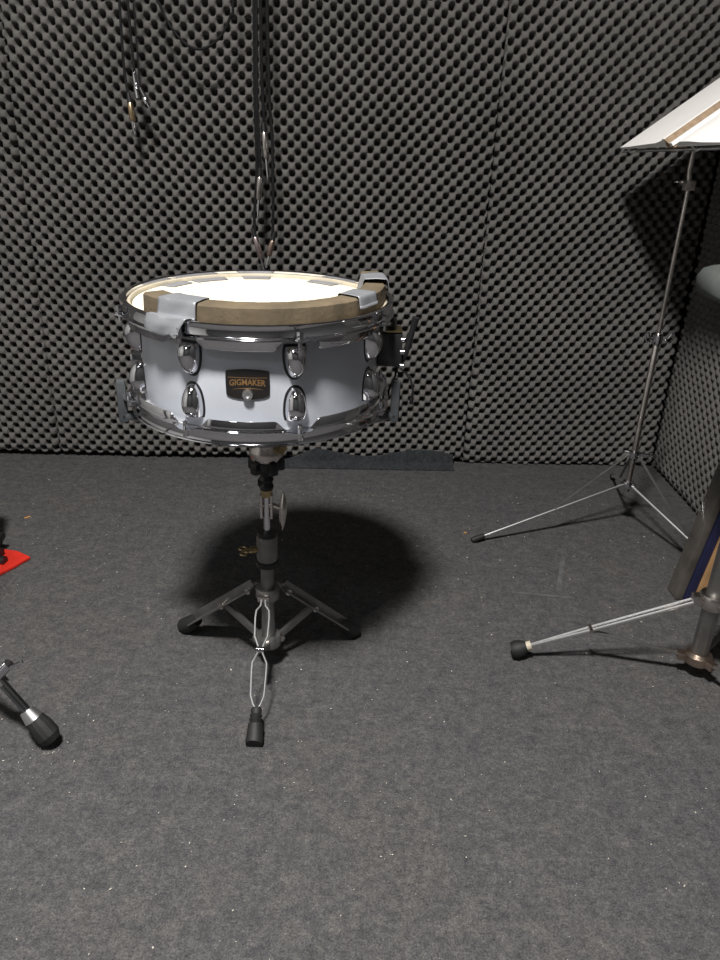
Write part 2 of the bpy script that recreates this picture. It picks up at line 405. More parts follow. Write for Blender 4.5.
# tape pieces
def tape(label, pts_fn, nu, nv, m=TAPE, name='tape_strip', th=.0006, grp='tape on the snare drum'):
    t_ = root(name, DC, label, 'tape', grp); t_.rotation_euler = drum.rotation_euler
    vs = []; fs = []
    for i in range(nu+1):
        for j in range(nv+1): vs.append(Vector(pts_fn(i/nu, j/nv)))
    for i in range(nu):
        for j in range(nv): q_ = i*(nv+1)+j; fs.append((q_, q_+1, q_+nv+2, q_+nv+1))
    me = bpy.data.meshes.new('tape'); me.from_pydata([tuple(v_) for v_ in vs], [], fs)
    o = link('tape', me, m, None, 60)
    bpy.data.objects.remove(t_)
    o.name = name; o.location = DC; o.rotation_euler = drum.rotation_euler; props(o, label, 'tape', grp)
    md = o.modifiers.new('s', 'SOLIDIFY'); md.thickness = th; md.offset = 1
    return o
def polyl(prof, t):                                         # point along a (r,z) polyline
    ls = [math.dist(prof[i], prof[i+1]) for i in range(len(prof)-1)]; s_ = t*sum(ls)
    for i, l in enumerate(ls):
        if s_ <= l or i == len(ls)-1: k = s_/l; return (prof[i][0]+(prof[i+1][0]-prof[i][0])*k, prof[i][1]+(prof[i+1][1]-prof[i][1])*k)
        s_ -= l
PF = [(.128, .0718), (.140, .0722), (.1416, FZ+.0245), (.158, FZ+.0252), (.1750, FZ+.0245), (.1776, FZ+.006), (.1795, .0772), (.1845, .0806), (.1915, .0800), (.1945, .071), (.1950, .058), (.1885, .047)]
def t1(u, v):
    r_, z = polyl(PF, v); out_ = max(0, (v-.66)/.34)
    a_ = -37+u*19.5-out_*3*(1-u)-out_*7*u; r_ += .0007*math.sin(u*9+v*20); z += .0012*math.sin(u*7+v*9)*out_
    if v > .9: z += .016*(u-.55)**2*4*out_
    return az(a_, r_+.0004, z)
tape('wide silver tape folded over the foam and down the front-left of the drum', t1, 16, 48)
PF2 = [(.100, .0718), (.120, .0720), (.141, .0728), (.1414, FZ+.0255), (.158, FZ+.0262), (.1752, FZ+.0258), (.1785, FZ+.008), (.1795, FZ+.0085), (.1790, FZ+.0125)]
tape('silver tape over the right end of the foam, its end curled', lambda u, v: az(54+u*15-24*max(0, .42-v)*1.4, polyl(PF2, v)[0]+.0006*math.sin(u*8), polyl(PF2, v)[1]+.002*max(0, v-.8)*5), 12, 36)
PF3 = [(.118, .0716), (.140, .0725), (.1475, FZ+.0305), (.165, FZ+.0320), (.1800, FZ+.0315), (.1835, FZ+.016)]
tape('silver tape pulled over the raised far end of the foam', lambda u, v: az(88+u*17, polyl(PF3, v)[0], polyl(PF3, v)[1]), 10, 30)
for (a0, a1, lab) in ((-128, -112, 'grey tape piece on the left back edge of the drum head'), (-152, -132, 'grey tape piece second from left on the back edge of the head'),
                      (182, 198, 'grey tape piece at the rear middle of the drum head'), (140, 158, 'grey tape piece on the right back edge of the drum head')):
    if a0 > 0 and a1 > 180: pass
    tape(lab, (lambda a0, a1: lambda u, v: az(a0+(a1-a0)*u, .147+.027*v, .0712-.0020*max(0, v-.75)*4+.0003))(a0, a1), 10, 6, TAPEG)

# ------------------------------------------------------------------ snare stand
SX, SY = -.147, 1.04
st = root('snare_stand', (SX, SY, 0), 'low dark double-braced tripod stand carrying the white snare drum', 'drum stand')
def L(x, y, z): return (x-SX, y-SY, z)
MB().lathe([(.0, .045), (.0105, .045), (.0115, .05), (.0115, .255), (.0, .255)], 24).build('base_tube', DARKSTEEL, st)
mb = MB(); mb.lathe([(.0118, .218), (.0165, .220), (.0175, .227), (.0175, .262), (.0165, .268), (.0118, .268)], 24, closed=True)
mb.build('height_clamp', DARKSTEEL, st)
MB().lathe([(.0117, .213), (.0190, .213), (.0190, .222), (.0117, .222)], 24, closed=True).build('memory_lock', BLACKP, st)
MB().lathe([(.0, .262), (.0145, .262), (.0155, .268), (.0145, .274), (.0, .274)], 24).build('bushing', BLACKP, st)
mb = MB(); mb.tube([(-.016, -.004, .243), (-.026, -.008, .243)], .006, 12); c_ = wing(mb, (-.028, -.009, .243), (-1, -.3, 0), .026, .010)
mb.build('wing_screw', BRASS, st)
MB().tube([(0, 0, .25), (0, 0, .345)], .0052, 16).build('upper_tube', CHROME, st)
mb = MB(); mb.bar((-.008, 0, .300), (-.008, 0, .342), .004, .012, bev=.001); mb.bar((.008, 0, .300), (.008, 0, .342), .004, .012, bev=.001); mb.tube([(-.012, 0, .322), (.012, 0, .322)], .004, 12)
mb.build('tilter_bracket', DULLCHROME, st)
mb = MB()                                                    # paddle-shaped grip
vs = []; fs = []
for i in range(17):
    t = i/16; w = .0108*math.sin(math.pi*(.04+.92*t))**.75; z = .282+.066*t
    for k in range(12):
        a_ = 2*math.pi*k/12; vs.append((.0255+.0022*t+w*.62*math.cos(a_), w*1.0*math.sin(a_)-.006, z))
for i in range(16):
    for k in range(12): fs.append((i*12+k, i*12+(k+1) % 12, (i+1)*12+(k+1) % 12, (i+1)*12+k))
fs.append(tuple(range(12))); fs.append(tuple(16*12+k for k in range(12)))
mb.add(vs, fs); mb.tube([(.010, 0, .322), (.022, -.004, .320)], .004, 10); mb.build('tilter_grip', DULLCHROME, st)
MB().lathe([(0, .338), (.0085, .338), (.0095, .343), (.0095, .350), (0, .350)], 8).build('hex_nut', BRASS, st)
mb = MB(); mb.lathe([(0, .350), (.010, .350), (.012, .356), (.009, .362), (.012, .368), (.009, .374), (.012, .380), (0, .384)], 20); mb.tube([(-.013, -.002, .362), (.010, .0, .362)], .006, 10)
mb.build('ratchet', BLACKP, st)
mb = MB(); 
for k in range(5):
    a_ = k*2*math.pi/5+.3; mb.box((.018*math.cos(a_), .018*math.sin(a_), .392), (.022, .014, .020), Matrix.Rotation(a_, 3, 'Z'), .004)
mb.lathe([(0, .382), (.018, .382), (.022, .386), (.022, .400), (0, .402)], 20); mb.build('basket_knob', BLACKP, st)
mb = MB(); mb.lathe([(0, .402), (.023, .402), (.026, .408), (.026, .418), (.021, .428), (.012, .432), (0, .432)], 10); mb.build('basket_hub', DULLCHROME, st)
mb = MB(); mb.lathe([(0, 0), (.0095, 0), (.0095, .008), (0, .008)], 4, M=frame((.022, -.010, .424), (.032, -.020, .424))); mb.build('hub_bolt', BRASS, st)
for azd, ln in ((-72, .196), (86, .196), (188, .196)):
    a_ = R(azd); d = Vector((math.sin(a_), -math.cos(a_), 0)); off = Vector((DC.x-SX, DC.y-SY, 0))
    e = off+d*.2010; zc = DC.z-HT; tz = -math.tan(R(2.0))*(d.y)*-.2
    e.z = zc-.010+tz
    mb = MB(); mb.bar(d*.02+Vector((0, 0, .417)), e+Vector((0, 0, -.004)), .014, .006, bev=.001)
    arm = mb.build('basket_arm', DARKSTEEL, st)
    mb = MB(); mb.box(e+Vector((0, 0, .018)), (.018, .013, .062), Matrix.Rotation(a_, 3, 'Z'), .004); mb.box(e-d*.014+Vector((0, 0, -.004)), (.018, .036, .010), Matrix.Rotation(a_, 3, 'Z'), .003)
    mb.build('rubber_grip', GREYRUB, arm)
MB().lathe([(.0118, .140), (.019, .140), (.021, .144), (.021, .158), (.019, .161), (.0118, .161)], 24, closed=True).build('upper_collar', DARKSTEEL, st)
MB().lathe([(.0118, .046), (.021, .046), (.022, .050), (.022, .062), (.020, .066), (.0118, .066)], 24, closed=True).build('lower_collar', DARKSTEEL, st)
for (fx, fy) in ((-.312, 1.125), (-.004, 1.130)):
    foot = Vector(L(fx, fy, .016)); d = Vector((foot.x, foot.y, 0)).normalized(); n_ = Vector((-d.y, d.x, 0))
    top = d*.026+Vector((0, 0, .153)); mid = top.lerp(foot, .42); low = d*.020+Vector((0, 0, .056))
    mb = MB()
    mb.bar(top-n_*.0085, foot.lerp(top, .12)-n_*.0085, .003, .020, up=n_, bev=.0006); mb.bar(top+n_*.0085, foot.lerp(top, .12)+n_*.0085, .003, .020, up=n_, bev=.0006)
    mb.bar(top.lerp(foot, .03)+Vector((0, 0, .008)), foot.lerp(top, .12)+Vector((0, 0, .008)), .002, .017, up=(0, 0, 1)+0*n_ if False else n_.cross(foot-top), bev=.0005)
    mb.bar(low, mid, .013, .006, up=n_, bev=.001)
    leg = mb.build('leg', DARKSTEEL, st)
    for p_ in (top.lerp(foot, .05), mid, low): MB().tube([p_-n_*.0125, p_+n_*.0125], .0055, 12).build('rivet', DULLCHROME, leg)
    mb = MB(); dirv = (foot-top).normalized(); a0 = foot-dirv*.034
    mb.tube([a0, a0+dirv*.010, foot-Vector((0, 0, .000)), foot+d*.012-Vector((0, 0, .004))], [.0115, .0135, .0155, .0115], 16)
    mb.build('rubber_foot', RUBBER, leg)
# front leg: glinting edges of the pressed steel leg shaped as two bright rods
foot = Vector(L(-.144, .855, .016)); top = Vector((-.004, -.024, .154)); d = Vector((foot.x, foot.y, 0)).normalized(); n_ = Vector((1, 0, 0))
axis = foot-top
mb = MB()
for sg in (-1, 1):
    pr = [(0, .003), (.06, .004), (.10, .0105), (.16, .0115), (.30, .0105), (.385, .003), (.40, .0018), (.415, .003), (.50, .0115), (.56, .0118), (.74, .0105), (.80, .006), (.83, .002), (.86, .0018)]
    sm = []
    for i in range(len(pr)-1):
        for k in range(4): t = k/4; sm.append((pr[i][0]+(pr[i+1][0]-pr[i][0])*t, pr[i][1]+(pr[i+1][1]-pr[i][1])*t))
    sm.append(pr[-1])
    mb.tube([top+axis*t+n_*w*sg for t, w in sm], .0015, 8)
leg = mb.build('leg', BRIGHT, st, label='front leg, its glinting edges shaped as two bright rods pinched in the middle')
mb = MB(); mb.box(top+Vector((0, .004, -.002)), (.020, .014, .010), None, .002); w_ = top+axis*.40
mb.build('leg_bracket', DULLCHROME, leg); MB().bar(w_, Vector((0, -.016, .058)), .010, .004, bev=.0008).build('leg_link', DULLCHROME, leg); MB().tube([w_-n_*.006, w_+n_*.006], .0052, 12).build('rivet', CHROME, leg)
mb = MB(); dirv = axis.normalized(); a0 = top+axis*.82
prof = [(0, .0065), (.004, .0085), (.010, .0080), (.012, .0100), (.016, .0085), (.018, .0105), (.022, .0088), (.024, .0112), (.040, .0125), (.0495, .0138), (.056, .0125)]
mb.tube([a0+dirv*min(s_, .048)+(Vector((0, -(s_-.048)*.9, -(s_-.048)*.3)) if s_ > .048 else Vector((0, 0, 0))) for s_, _ in prof], [r_ for _, r_ in prof], 18)
mb.build('rubber_foot', RUBBER, leg)

for o_ in st.children:
    if o_.name.split('.')[0] in ('height_clamp', 'memory_lock', 'bushing', 'wing_screw', 'tilter_bracket', 'tilter_grip', 'hex_nut', 'ratchet', 'basket_knob', 'basket_hub', 'hub_bolt'):
        for v_ in o_.data.vertices: v_.co.z -= .009
# ------------------------------------------------------------------ music stand
MX, MY = .656, 1.633
ms = root('music_stand', (MX, MY, 0), 'slim chrome folding music stand in the corner by the right wall', 'music stand')
def tri(foot, hz, cz, s_end=.47):
    foot = Vector(foot); d = Vector((foot.x, foot.y, 0)).normalized()
    hub = d*.013+Vector((0, 0, hz)); col = d*.012+Vector((0, 0, cz)); m_ = hub.lerp(foot, s_end)
    mb = MB(); mb.tube([hub, foot.lerp(hub, .03)], .0038, 12); lg = mb.build('leg', BRIGHT, ms)
    mb = MB(); mb.bar(col, m_+Vector((0, 0, .004)), .006, .0022, up=(0, 0, 1), bev=.0006); mb.build('brace', DARKSTEEL, lg)
    mb = MB(); dv = (foot-hub).normalized(); mb.tube([foot-dv*.026, foot-dv*.005, foot+dv*.006], [.0062, .0075, .006], 12); mb.build('rubber_foot', RUBBER, lg)
for fx, fy in ((.277, 1.526), (.838, 1.296), (.735, 1.955)): tri((fx-MX, fy-MY, .0085), .122, .203)
MB().lathe([(0, .105), (.0070, .105), (.0070, .49), (0, .50)], 16).build('lower_tube', DULLCHROME, ms)
MB().lathe([(0, .47), (.0048, .47), (.0048, .80), (0, .80)], 14).build('upper_tube', DULLCHROME, ms)
def zsh(mb, dz): mb.v = [(x, y, z+dz) for x, y, z in mb.v]; return mb
mb = MB(); mb.lathe([(.007, .137), (.013, .137), (.0145, .141), (.0145, .149), (.013, .153), (.007, .153)], 18, closed=True)
for k in range(3): a_ = k*2.094+3.3; mb.box((.015*math.cos(a_), .015*math.sin(a_), .145), (.010, .008, .014), Matrix.Rotation(a_, 3, 'Z'), .002)
zsh(mb, -.023).build('leg_hub', CHROME, ms)
mb = MB(); mb.lathe([(.007, .220), (.013, .220), (.0145, .224), (.0145, .234), (.007, .237)], 18, closed=True)
mb.tube([(.012, -.004, .229), (.024, -.008, .229)], .004, 10); wing(mb, (.026, -.009, .229), (1, -.3, 0), .026, .011)
mb.tube([(-.012, 0, .229), (-.024, .002, .231)], .0055, 10); zsh(mb, -.026).build('leg_collar', CHROME, ms)
mb = MB(); mb.lathe([(.0048, .482), (.010, .482), (.0115, .487), (.0115, .503), (.0048, .506)], 18, closed=True)
for s_ in (-1, 1):
    pts = [Vector((s_*(.010), -.004, .494)), Vector((s_*.016, -.006, .494)), Vector((s_*.022, -.008, .500)), Vector((s_*.026, -.009, .510)), Vector((s_*.031, -.009, .508)), Vector((s_*.031, -.009, .498)), Vector((s_*.026, -.009, .488)), Vector((s_*.018, -.007, .490))]
    mb.tube(pts, .0017, 8)
zsh(mb, -.014).build('wing_screw', CHROME, ms)
# desk (tilted wire frame)
A17 = R(3); TAU = R(53)
pr_ = Vector((math.sin(A17), -math.cos(A17), 0)); pu = Vector((math.sin(TAU)*math.cos(A17), math.sin(TAU)*math.sin(A17), math.cos(TAU))); pn = pr_.cross(pu)
if pn.z < 0: pn = -pn
G0 = Vector((.598, 1.655, .871))-Vector((MX, MY, 0))          # gutter foot of the book
def dk(r_, u_, n_=0.): return G0+pr_*r_+pu*u_+pn*n_
mb = MB()
wires = [[dk(-.235, 0, -.006), dk(.275, 0, -.006)], [dk(-.22, .12, -.006), dk(.26, .12, -.006)], [dk(-.2, .235, -.006), dk(.24, .235, -.006)],
         [dk(-.235, 0, -.006), dk(-.16, .235, -.006)], [dk(.275, 0, -.006), dk(.20, .235, -.006)], [dk(-.10, 0, -.009), dk(.10, .235, -.009)], [dk(.12, 0, -.009), dk(-.08, .235, -.009)]]
for w_ in wires: mb.bar(w_[0], w_[1], .010, .0025, up=pn, bev=.0006)
for s_ in (-1, 1): mb.tube([dk(s_*.16, 0, -.006), dk(s_*.16, -.012, -.004), dk(s_*.16, -.013, .008)], .0018, 8)
desk = mb.build('desk_frame', DARKSTEEL, ms)
mb = MB(); mb.box((0, 0, .800), (.022, .016, .020), None, .003); mb.tube([(0, 0, .80), (-.004, .002, .83), dk(.03, .055, -.012)], .005, 10)
wing(mb, (-.012, -.004, .806), (-1, -.3, 0), .026, .012); mb.bar(dk(.03, .0, -.012), dk(.03, .235, -.012), .014, .004, up=pn, bev=.001)
mb.build('desk_clamp', DULLCHROME, ms)
# open booklet on the desk: two page blocks, each curving up towards the spine
bk = root('sheet_music_book', Vector((MX, MY, 0))+G0, 'open white sheet music book lying on the folding music stand', 'book')
def block(prof, h, m, nm, lab=None, u0_=0.):               # prof: (across, height) outline swept up the desk
    vs = [dk(r_, u_, z_)-G0 for u_ in (u0_, h) for r_, z_ in prof]; n = len(prof)
    mb = MB(); mb.add(vs, [tuple(range(n)), tuple(range(n, 2*n))[::-1]]+[(i, (i+1) % n, n+(i+1) % n, n+i) for i in range(n)])
    return mb.build(nm, m, bk, 25, label=lab)
PL = [(-.245, 0), (-.245, .0035), (-.18, .005), (-.10, .008), (-.035, .010), (-.002, .014), (.013, .019)]
block(PL+[(.017, .018), (.013, .0)], .325, PAPER, 'left_page_block')
block([(.0175, .0175), (.031, .007), (.031, .0), (.0135, .0)], .325, PAGES, 'page_edges', 'brown fore edge of the curled page block')
block([(.0315, .008), (.043, .009), (.045, .002), (.0315, .0)], .325, PAPER, 'loose_sheet')
block([(.068, .0), (.060, .005), (.080, .0105), (.115, .0105), (.17, .007), (.28, .004), (.28, .0)], .245, PAPER, 'right_page_block')
block([(.015, -.003), (.10, -.003), (.10, -.0005), (.015, -.0005)], .27, PAGES, 'cover')

# ------------------------------------------------------------------ chrome stand with practice pad at the right edge
FX, FY = .612, 1.062
fs_ = root('pad_stand', (FX, FY, 0), 'heavy chrome tripod stand at the right edge with long thin legs', 'drum stand')
MB().lathe([(0, .028), (.0135, .028), (.0145, .034), (.0145, .40), (0, .40)], 24).build('base_tube', mat('satin_chrome', (.36, .35, .34), .38, 1., noise=(30, .15)), fs_)
MB().lathe([(0, .38), (.0105, .38), (.0105, .655), (0, .655)], 20).build('upper_tube', CHROME, fs_)
mb = MB(); mb.lathe([(.0148, .385), (.021, .387), (.022, .395), (.022, .418), (.0148, .422)], 20, closed=True); wing(mb, (-.025, 0, .403), (-1, 0, 0), .03, .012); mb.build('height_clamp', CHROME, fs_)
for fx, fy in ((.297, 1.088), (.800, 1.215), (.735, .775)):
    foot = Vector((fx-FX, fy-FY, .020)); d = Vector((foot.x, foot.y, 0)).normalized(); n_ = Vector((-d.y, d.x, 0))
    top = d*.022+Vector((0, 0, .158)); low = d*.020+Vector((0, 0, .040)); md = top.lerp(foot, .58)
    mb = MB()
    for s_ in (-1, 1): mb.tube([top+n_*s_*.006, md+n_*s_*.005, foot.lerp(top, .06)+n_*s_*.0015], .0028, 8)
    lg = mb.build('leg', BRIGHT, fs_)
    mb = MB(); mb.bar(low, md-Vector((0, 0, .004)), .010, .0025, up=(0, 0, 1), bev=.0006)
    mb.build('brace', DARKSTEEL, lg)
    MB().tube([md-n_*.009, md+n_*.009], .004, 10).build('rivet', DULLCHROME, lg); MB().tube([foot.lerp(top, .085), foot.lerp(top, .045)], .0085, 14).build('ferrule', COLLARM, lg, label='pale worn ferrule')
    mb = MB(); mb.tube([foot.lerp(top, .06), foot.lerp(top, .03), foot, foot+d*.008-Vector((0, 0, .003))], [.010, .0145, .0165, .014], 18); mb.build('rubber_foot', RUBBER, lg)
mb = MB(); mb.lathe([(.0148, .146), (.023, .146), (.024, .150), (.024, .166), (.022, .170), (.0148, .170)], 20, closed=True)
for k in range(3): a_ = 3.05+k*2.094; mb.box((.027*math.cos(a_), .027*math.sin(a_), .158), (.016, .018, .016), Matrix.Rotation(a_, 3, 'Z'), .002)
mb.build('upper_collar', DULLCHROME, fs_)
mb = MB(); mb.lathe([(.0148, .030), (.022, .030), (.0235, .034), (.0235, .046), (.0148, .050)], 20, closed=True)
for k in range(3): a_ = 3.05+k*2.094; mb.box((.027*math.cos(a_), .027*math.sin(a_), .040), (.018, .016, .013), Matrix.Rotation(a_, 3, 'Z'), .002)
mb.build('lower_collar', mat('rusty_chrome', (.5, .40, .33), .35, 1., noise=(50, .3)), fs_)
pad = root('practice_pad', (FX, FY, .655), 'grey rounded practice pad on top of the chrome stand at the right edge', 'practice pad')
MB().lathe([(0, 0), (.118, 0), (.132, .006), (.136, .014), (.136, .030), (.130, .040), (.118, .045), (0, .046)], 8, M=Matrix.Rotation(.30, 4, 'Z')).build('pad_body', PADM, pad, 50)
MB().lathe([(0, .046), (.100, .0465), (.104, .048), (.100, .051), (0, .052)], 48).build('playing_surface', mat('pad_top', (.17, .18, .18), .6, noise=(50, .1)), pad, label='paler round playing surface')

# boards leaning on the right wall
def board(name, x0, x1, y0, y1, h, m, label, cat='board'):
    ln = R(8.0); M_ = Matrix.Rotation(ln, 3, 'Y'); mb = MB()
    mb.box(((x0+x1)/2, (y0+y1)/2-0, h/2), (x1-x0, y1-y0, h), None, .002)
    px_ = .735
    mb.v = [tuple(M_ @ (Vector(v_)-Vector((px_, 0, 0)))+Vector((px_, 0, 0))) for v_ in mb.v]
    zmin = min(v_[2] for v_ in mb.v); mb.v = [(v_[0], v_[1], v_[2]-zmin+.001) for v_ in mb.v]
    return mb.build(name, m, label=label, cat=cat, group='boards leaning by the right wall')
board('leaning_board', .672, .688, 1.308, 1.352, .60, SMOKE, 'glossy grey board leaning by the right wall, leftmost of the three')
board('leaning_board', .6895, .706, 1.302, 1.352, .60, BLUE, 'dark blue board leaning between the grey and the tan boards')
board('leaning_board', .7075, .752, 1.298, 1.352, .60, TAN, 'tan wooden board at the right edge behind the chrome stand')

# ------------------------------------------------------------------ left edge: pedal and stand leg
pd = root('drum_pedal', (-.793, 1.338, 0), 'black pedal on a red base plate at the left edge', 'pedal')
mb = MB()
o_ = [(-.745, 1.398), (-.706, 1.375), (-.722, 1.335), (-.762, 1.255), (-.90, 1.20), (-.93, 1.43)]
vs = [(x+.79, y-1.35, z) for z in (.002, .007) for x, y in o_]; n = len(o_)
mb.add(vs, [tuple(range(n))[::-1], tuple(range(n, 2*n))]+[(i, (i+1) % n, n+(i+1) % n, n+i) for i in range(n)]); mb.build('base_plate', RED, pd, 0)
mb = MB(); mb.box((-.014, .055, .115), (.030, .030, .215), None, .003); mb.box((-.12, .055, .115), (.030, .030, .215), None, .003); mb.box((-.075, .055, .225), (.13, .03, .018), None, .003); mb.build('pedal_post', BLACKP, pd)
mb = MB(); mb.box((-.075, -.06, .035), (.085, .22, .010), Matrix.Rotation(R(9), 3, 'X'), .003); mb.build('footboard', BLACKP, pd)
mb = MB(); mb.tube([(-.005, .055, .040), (.018, .050, .040)], .009, 12); mb.tube([(-.004, .030, .020), (.026, .022, .018)], .008, 12)
mb.tube([(-.02, .0, .012), (.045, -.005, .013)], .010, 12); mb.build('clamp_screw', BLACKP, pd)
lg = root('drum_hardware_stand', (-.62, .845, 0), 'dark chrome tripod stand at the left edge, only one footed leg showing', 'drum stand')
q = lambda x, y, z: Vector((x+.62, y-.845, z))
fo = q(-.447, .828, .021); tp = q(-.604, .870, .212)
mb = MB(); mb.tube([tp, fo.lerp(tp, .12)], .0065, 14); leg = mb.build('leg', mat('dark_chrome', (.30, .31, .32), .2, 1., noise=(40, .15)), lg)
mb = MB(); n_ = Vector((.15, 1, 0)).normalized(); mb.bar(tp, fo.lerp(tp, .40), .018, .010, up=(0, 0, 1), bev=.002); mb.build('leg_sleeve', DARKSTEEL, leg)
k_ = fo.lerp(tp, .46)
mb = MB(); mb.tube([k_, k_+Vector((.020, .004, .022))], .008, 12); mb.tube([k_+Vector((.014, .0, .014)), k_+Vector((.042, .0, .030))], [.0035, .0022], 10); mb.tube([k_+Vector((-.016, -.002, .014)), k_+Vector((-.004, -.006, .022))], .005, 10); mb.build('adjusting_screw', CHROME, leg)
mb = MB(); mb.tube([fo.lerp(tp, .20), fo.lerp(tp, .13)], [.0105, .0145], 18); mb.build('chrome_washer', BRIGHT, leg)
mb = MB(); dv = (fo-tp).normalized(); mb.tube([fo.lerp(tp, .13), fo.lerp(tp, .07), fo, fo+dv*.010-Vector((0, 0, .0))], [.0140, .0170, .0175, .0120], 14); mb.build('rubber_foot', RUBBER, leg, 20)
MB().tube([(0, 0, .05), (0, 0, .9)], .0125, 18).build('pole', CHROME, lg)
for fx, fy in ((-.15, .16), (-.15, -.15)):
    t_ = Vector((fx*.1, fy*.1, .18)); f_ = Vector((fx, fy, .018)); mb = MB(); mb.tube([t_, f_], .0065, 12); l2 = mb.build('leg', CHROME, lg)
    MB().tube([f_.lerp(t_, .1), f_], [.013, .017], 14).build('rubber_foot', RUBBER, l2)
MB().tube([Vector((0, 0, .16)), tp+Vector((0, 0, 0))], .010, 12).build('leg_joint', DARKSTEEL, lg)
MB().lathe([(.0127, .155), (.022, .157), (.022, .195), (.0127, .197)], 18, closed=True).build('collar', DARKSTEEL, lg)

# ------------------------------------------------------------------ hanging cables
YC = 1.872
def smooth(pts, n=6):
    pts = [Vector(p) for p in pts]; out_ = []
    for i in range(len(pts)-1):
        p0 = pts[max(i-1, 0)]; p1 = pts[i]; p2 = pts[i+1]; p3 = pts[min(i+2, len(pts)-1)]
        for k in range(n):
            t = k/n; out_.append(.5*((2*p1)+(-p0+p2)*t+(2*p0-5*p1+4*p2-p3)*t*t+(-p0+3*p1-3*p2+p3)*t**3))
    return out_+[pts[-1]]
def cable(pts, label, r=.0032, grp='cables hanging in front of the foam wall'):
    o_ = Vector(pts[0]); t_ = root('audio_cable', (o_.x, o_.y, o_.z), label, 'cable', grp)
    MB().tube([p-o_ for p in smooth(pts)], r, 8).build('cord', CABLE, t_); return t_, o_
def jack(t_, o_, p, d, kind='jack', m=DULLCHROME, k=1.):
    p = Vector(p)-o_; d = Vector(d).normalized()
    if kind == 'jack':
        c = MB(); c.tube([p-d*.022, p-d*.002], [.0045, .006], 12); c = c.build('strain_relief', BLACKP, t_)
        b_ = MB(); b_.tube([p-d*.002, p+d*.001, p+d*.034*k, p+d*.037*k], [.0055, .0068, .0068, .005], 14); pl_ = b_.build('plug', m, t_)
        MB().tube([p+d*.037*k, p+d*.058*k, p+d*.061*k, p+d*.064*k, p+d*.068*k], [.0030, .0030, .0022, .0031, .0010], 10).build('plug_tip', CHROME, pl_)
    else:
        b_ = MB(); b_.tube([p, p+d*.012, p+d*.026, p+d*.030, p+d*.052], [.0045, .0065, .0065, .0082, .0082], 14); pl_ = b_.build('plug', m, t_)
        MB().tube([p+d*.052, p+d*.056], .0065, 12).build('plug_tip', BLACKP, pl_)
T_ = 2.40
# left pair
t_, o_ = cable([(-.585, YC, T_), (-.577, YC, 1.7), (-.572, YC, 1.2), (-.574, YC, 1.0), (-.566, YC-.004, .935)], 'black cable with a brass-coloured jack plug, leftmost of the hanging cables')
jack(t_, o_, (-.5655, YC-.004, .922), (.10, 0, -1), 'jack', mat('brassy_plug', (.55, .42, .26), .3, 1., noise=(60, .2)), 1.0)
t_, o_ = cable([(-.562, YC-.004, T_), (-.556, YC-.003, 1.6), (-.553, YC-.004, 1.15), (-.550, YC-.004, .985)], 'black cable ending in a bright connector, just right of the leftmost cable')
jack(t_, o_, (-.550, YC-.004, .985), (.12, 0, -1), 'xlr', CHROME)
t_, o_ = cable([(-.545, YC-.016, T_), (-.540, YC-.014, 1.6), (-.538, YC-.012, 1.10), (-.536, YC-.014, .950), (-.529, YC-.016, .938), (-.524, YC-.016, .928)], 'thin black cable with a tiny silver tip beside the left connectors', .0016)
jack(t_, o_, (-.527, YC-.016, .934), (.5, 0, -1), 'jack', CHROME, .35)
# loop
cable([(-.505, YC, T_), (-.503, YC, 1.5), (-.492, YC, 1.17), (-.482, YC, 1.115), (-.455, YC, 1.068), (-.42, YC, 1.040), (-.385, YC, 1.040), (-.350, YC, 1.066), (-.328, YC, 1.105), (-.322, YC, 1.14), (-.318, YC, 1.5), (-.315, YC, T_)], 'black cable hanging in a wide loop at the top of the foam wall', .0030)
# bundle above the drum
spec = [((-.279, 0), (-.276, 1.2), (-.278, .95), (-.276, .80), (-.284, .69), (-.283, .638)), ((-.270, -.007), (-.270, 1.2), (-.272, .95), (-.268, .82), (-.269, .775)),
        ((-.262, .004), (-.262, 1.2), (-.262, 1.0), (-.258, .90), (-.257, .852)), ((-.247, -.004), (-.247, 1.2), (-.244, .95), (-.238, .85), (-.238, .70), (-.240, .632))]
labs = ['black cable of the bundle above the drum, its thin pinkish plug hanging lowest', 'black cable of the bundle above the drum with a thick silver plug halfway down',
        'black cable of the bundle above the drum with the uppermost slim silver plug', 'black cable on the right side of the bundle above the drum, its plug leaning left']
for i, (s_, lab) in enumerate(zip(spec, labs)):
    dy = s_[0][1]; pts = [(s_[0][0], YC+dy, T_), (s_[0][0], YC+dy, 1.7)]+[(x, YC+dy, z) for x, z in s_[1:]]
    t_, o_ = cable(pts, lab, .0036)
    x, z = s_[-1]
    if i == 0: jack(t_, o_, (x, YC+dy, z), (.28, 0, -1), 'jack', mat('pinkish_plug', (.6, .5, .5), .3, 1., noise=(60, .1)), 1.35)
    if i == 1: jack(t_, o_, (x, YC+dy, z), (-.06, 0, -1), 'jack', DULLCHROME, 1.35)
    if i == 2: jack(t_, o_, (x, YC+dy-.010, z+.02), (.08, 0, -1), 'jack', DULLCHROME, 1.5)
    if i == 3: jack(t_, o_, (x, YC+dy, z), (-.26, 0, -1), 'jack', mat('bronze_plug', (.45, .34, .28), .35, 1., noise=(60, .1)), 1.0)

